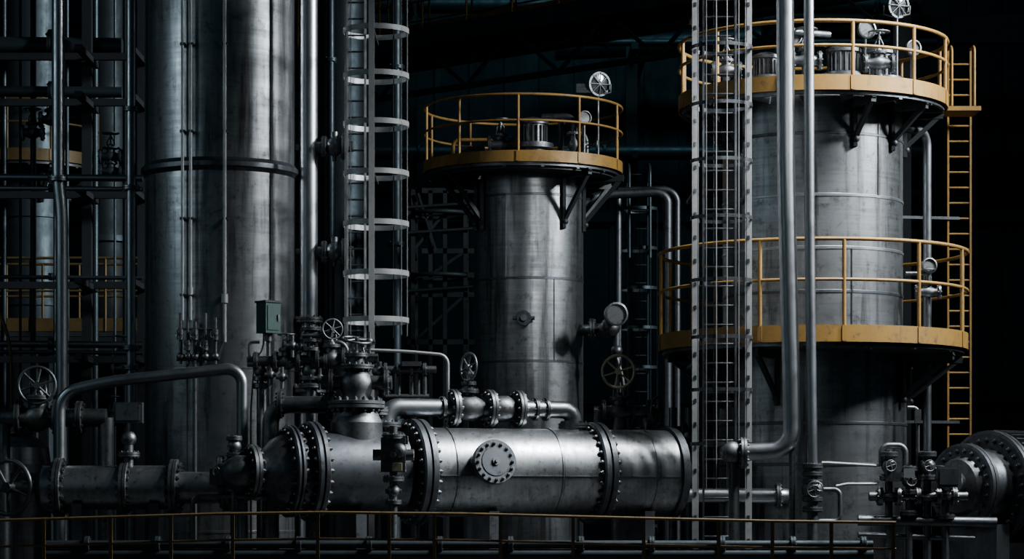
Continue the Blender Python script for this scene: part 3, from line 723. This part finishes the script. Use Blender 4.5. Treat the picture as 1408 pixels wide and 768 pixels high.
# lattice chord below the walkway
for i in range(14):
    a=p0+(p1-p0)*i/14; c_=p0+(p1-p0)*(i+1)/14; b.bar(a-Z*(.3 if i%2 else 1.2),c_-Z*(1.2 if i%2 else .3),.06,.06,BACKD)
b.bar(p0-Z*1.2,p1-Z*1.2,.1,.1,BACKD)
b.done()
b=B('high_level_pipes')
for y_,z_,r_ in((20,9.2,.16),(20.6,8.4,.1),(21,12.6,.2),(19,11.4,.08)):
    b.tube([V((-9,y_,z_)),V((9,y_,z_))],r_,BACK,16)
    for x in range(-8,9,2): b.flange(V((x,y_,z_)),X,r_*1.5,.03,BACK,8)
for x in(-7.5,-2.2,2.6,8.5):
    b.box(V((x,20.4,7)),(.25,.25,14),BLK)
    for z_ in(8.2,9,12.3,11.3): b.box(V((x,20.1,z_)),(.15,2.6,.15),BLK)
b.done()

# right of center tower
b=B('overhead_pipe'); yy=6.2
b.tube([V((c0.x+.7,5.4,W(0,297,yy).z)),W(822,268,yy),W(905,264,yy),W(918,272,yy),gnd(W(918,0,yy))],.075,DARK,14,bend=.25)
b.tube([W(850,262,yy+.4),W(918,260,yy+.4),W(931,270,yy+.4),gnd(W(931,0,yy+.4))],.06,DARK,14,bend=.25)
b.tube([W(850,262,yy+.4),gnd(W(850,262,yy+.4))],.06,DARK,14)
b.done()
b=B('access_ladder'); yy=7.2; p=V((W(877,0,yy).x,yy,0)); zt_=W(0,235,yy).z
ladder(b,p,0,zt_,.34,BACK,dz=.3)
for q in(-1,1): b.tube([p+X*.17*q+Z*(zt_-.2),p+X*.17*q+Z*zt_+V((0,-.1,.1)),p+X*.17*q+Z*zt_+V((0,-.6,.0)),p+X*.17*q+V((0,-.65,zt_-1.5))],.025,BACK,bend=.2)
for i in range(9): b.hoop(V((p.x,yy-.3,zt_-.7-i*.65)),.33,.05,.01,BACK,n=24)
for i in range(5):
    a=math.radians(200+i*35); b.bar(V((p.x+.32*math.cos(a),yy-.3+.32*math.sin(a),zt_-.7)),V((p.x+.32*math.cos(a),yy-.3+.32*math.sin(a),zt_-6)),.03,.01,BACK)
b.done()
b=B('wall_pipe'); 
b.tube([V((1,24,12.2)),V((20,22.9,14.1-1.2))],.3,BACK,20)
for x in(3,8,14): 
    t=(x-1)/19; b.box(V((x,25.5,12.2+t*.7-.35)),(.15,3.2,.15),BLK)
b.done()
b=B('background_pipe_bank')
for u,r_,y_ in((545,.08,8.2),(455,.06,7.5)):
    q=W(u,0,y_); b.tube([V((q.x,y_,11)),V((q.x,y_,0))],r_,BACK,12)
    for z in(3,6,9): b.flange(V((q.x,y_,z)),Z,r_*1.8,.03,BACK,6)
b.done()
b=B('low_pipe_run'); yy=1.6
for v,r_ in((590,.05),(612,.08),(640,.05)): b.tube([W(880,v,yy),W(1010,v,yy)],r_,DARK,14); b.flange(W(905,v,yy),X,r_*1.9,.03,CAST,8); b.flange(W(940,v,yy),X,r_*1.9,.03,CAST,8)
for u in(890,925,948): b.tube([W(u,560,yy),gnd(W(u,560,yy))],.06,DARK,12); b.sph(W(u,600,yy),.12,CAST)
b.done()
b=B('floor_pipe_run'); yy=-4.2
for v,r_ in((748,.05),(762,.07)): b.tube([W(60,v,yy),W(1200,v,yy)],r_,BACKD,14)
for u in(100,300,520,700,900,1100): q=W(u,0,yy); b.box(V((q.x,yy,.42)),(.1,.3,.84),BLK)
for u in range(120,1200,97): b.flange(W(u,748,yy),X,.1,.03,BACKD,8)
b.done()

# ---------------------------------------------------------------- lights
def area(name,loc,target,sx,sy,e,col,spread=180):
    l=bpy.data.lights.new(name,'AREA'); l.shape='RECTANGLE'; l.size=sx; l.size_y=sy; l.energy=e; l.color=col; l.spread=math.radians(spread)
    o=bpy.data.objects.new(name,l); o.location=loc; o.rotation_euler=(V(target)-V(loc)).to_track_quat('-Z','Y').to_euler(); bpy.context.collection.objects.link(o)
def spot(name,loc,target,e,ang,col,rad=.4,blend=.6):
    l=bpy.data.lights.new(name,'SPOT'); l.energy=e; l.spot_size=math.radians(ang); l.spot_blend=blend; l.color=col; l.shadow_soft_size=rad
    o=bpy.data.objects.new(name,l); o.location=loc; o.rotation_euler=(V(target)-V(loc)).to_track_quat('-Z','Y').to_euler(); bpy.context.collection.objects.link(o)
area('flood_light_key',(16,-4.2,13),(0,0,5.8),1.4,3,1300,(.9,.96,1),72)
area('flood_light_top',(7.5,-4.5,13),(1.2,-1.7,2),2,2,600,(.93,.97,1),62)
spot('added_tower_spot',(4.6,-14,8.5),(.35,5,4.8),1700,13,(.92,.97,1),.8,1.0)  # unseen narrow spot, added to give the center tower its highlight
spot('added_ladder_spot',(15,-12,11),(3.0,-2.5,6),700,20,(.92,.97,1),.8,1.0)  # unseen spot added to brighten the caged ladder and tall pipes
area('added_side_fill',(-13,-6,9),(-4,0,5),1,4,13,(.7,.9,1),50)  # unseen lamp added to lift the left side of the column
area('added_front_fill',(-14,-16,8),(-3,0,4),2,8,16,(.6,.85,1),90)  # weak unseen fill from left front, no fixture behind it
area('added_wall_fill',(3,15,16),(3,27,8),8,1,130,(.4,.85,1),150)  # unseen teal lamp added to lift the back wall out of black
w=bpy.data.worlds.new('night_sky'); bpy.context.scene.world=w; w.use_nodes=True
w.node_tree.nodes['Background'].inputs[0].default_value=(.16,.52,.68,1); w.node_tree.nodes['Background'].inputs[1].default_value=.022

cd=bpy.data.cameras.new('camera'); cam=bpy.data.objects.new('camera',cd); bpy.context.collection.objects.link(cam)
cam.location=(0,-D0,EYE); cam.rotation_euler=(math.pi/2,0,0)
cd.sensor_width=36; cd.lens=F/1408*36; cd.shift_y=(700-384)/1408; cd.clip_end=300
bpy.context.scene.camera=cam
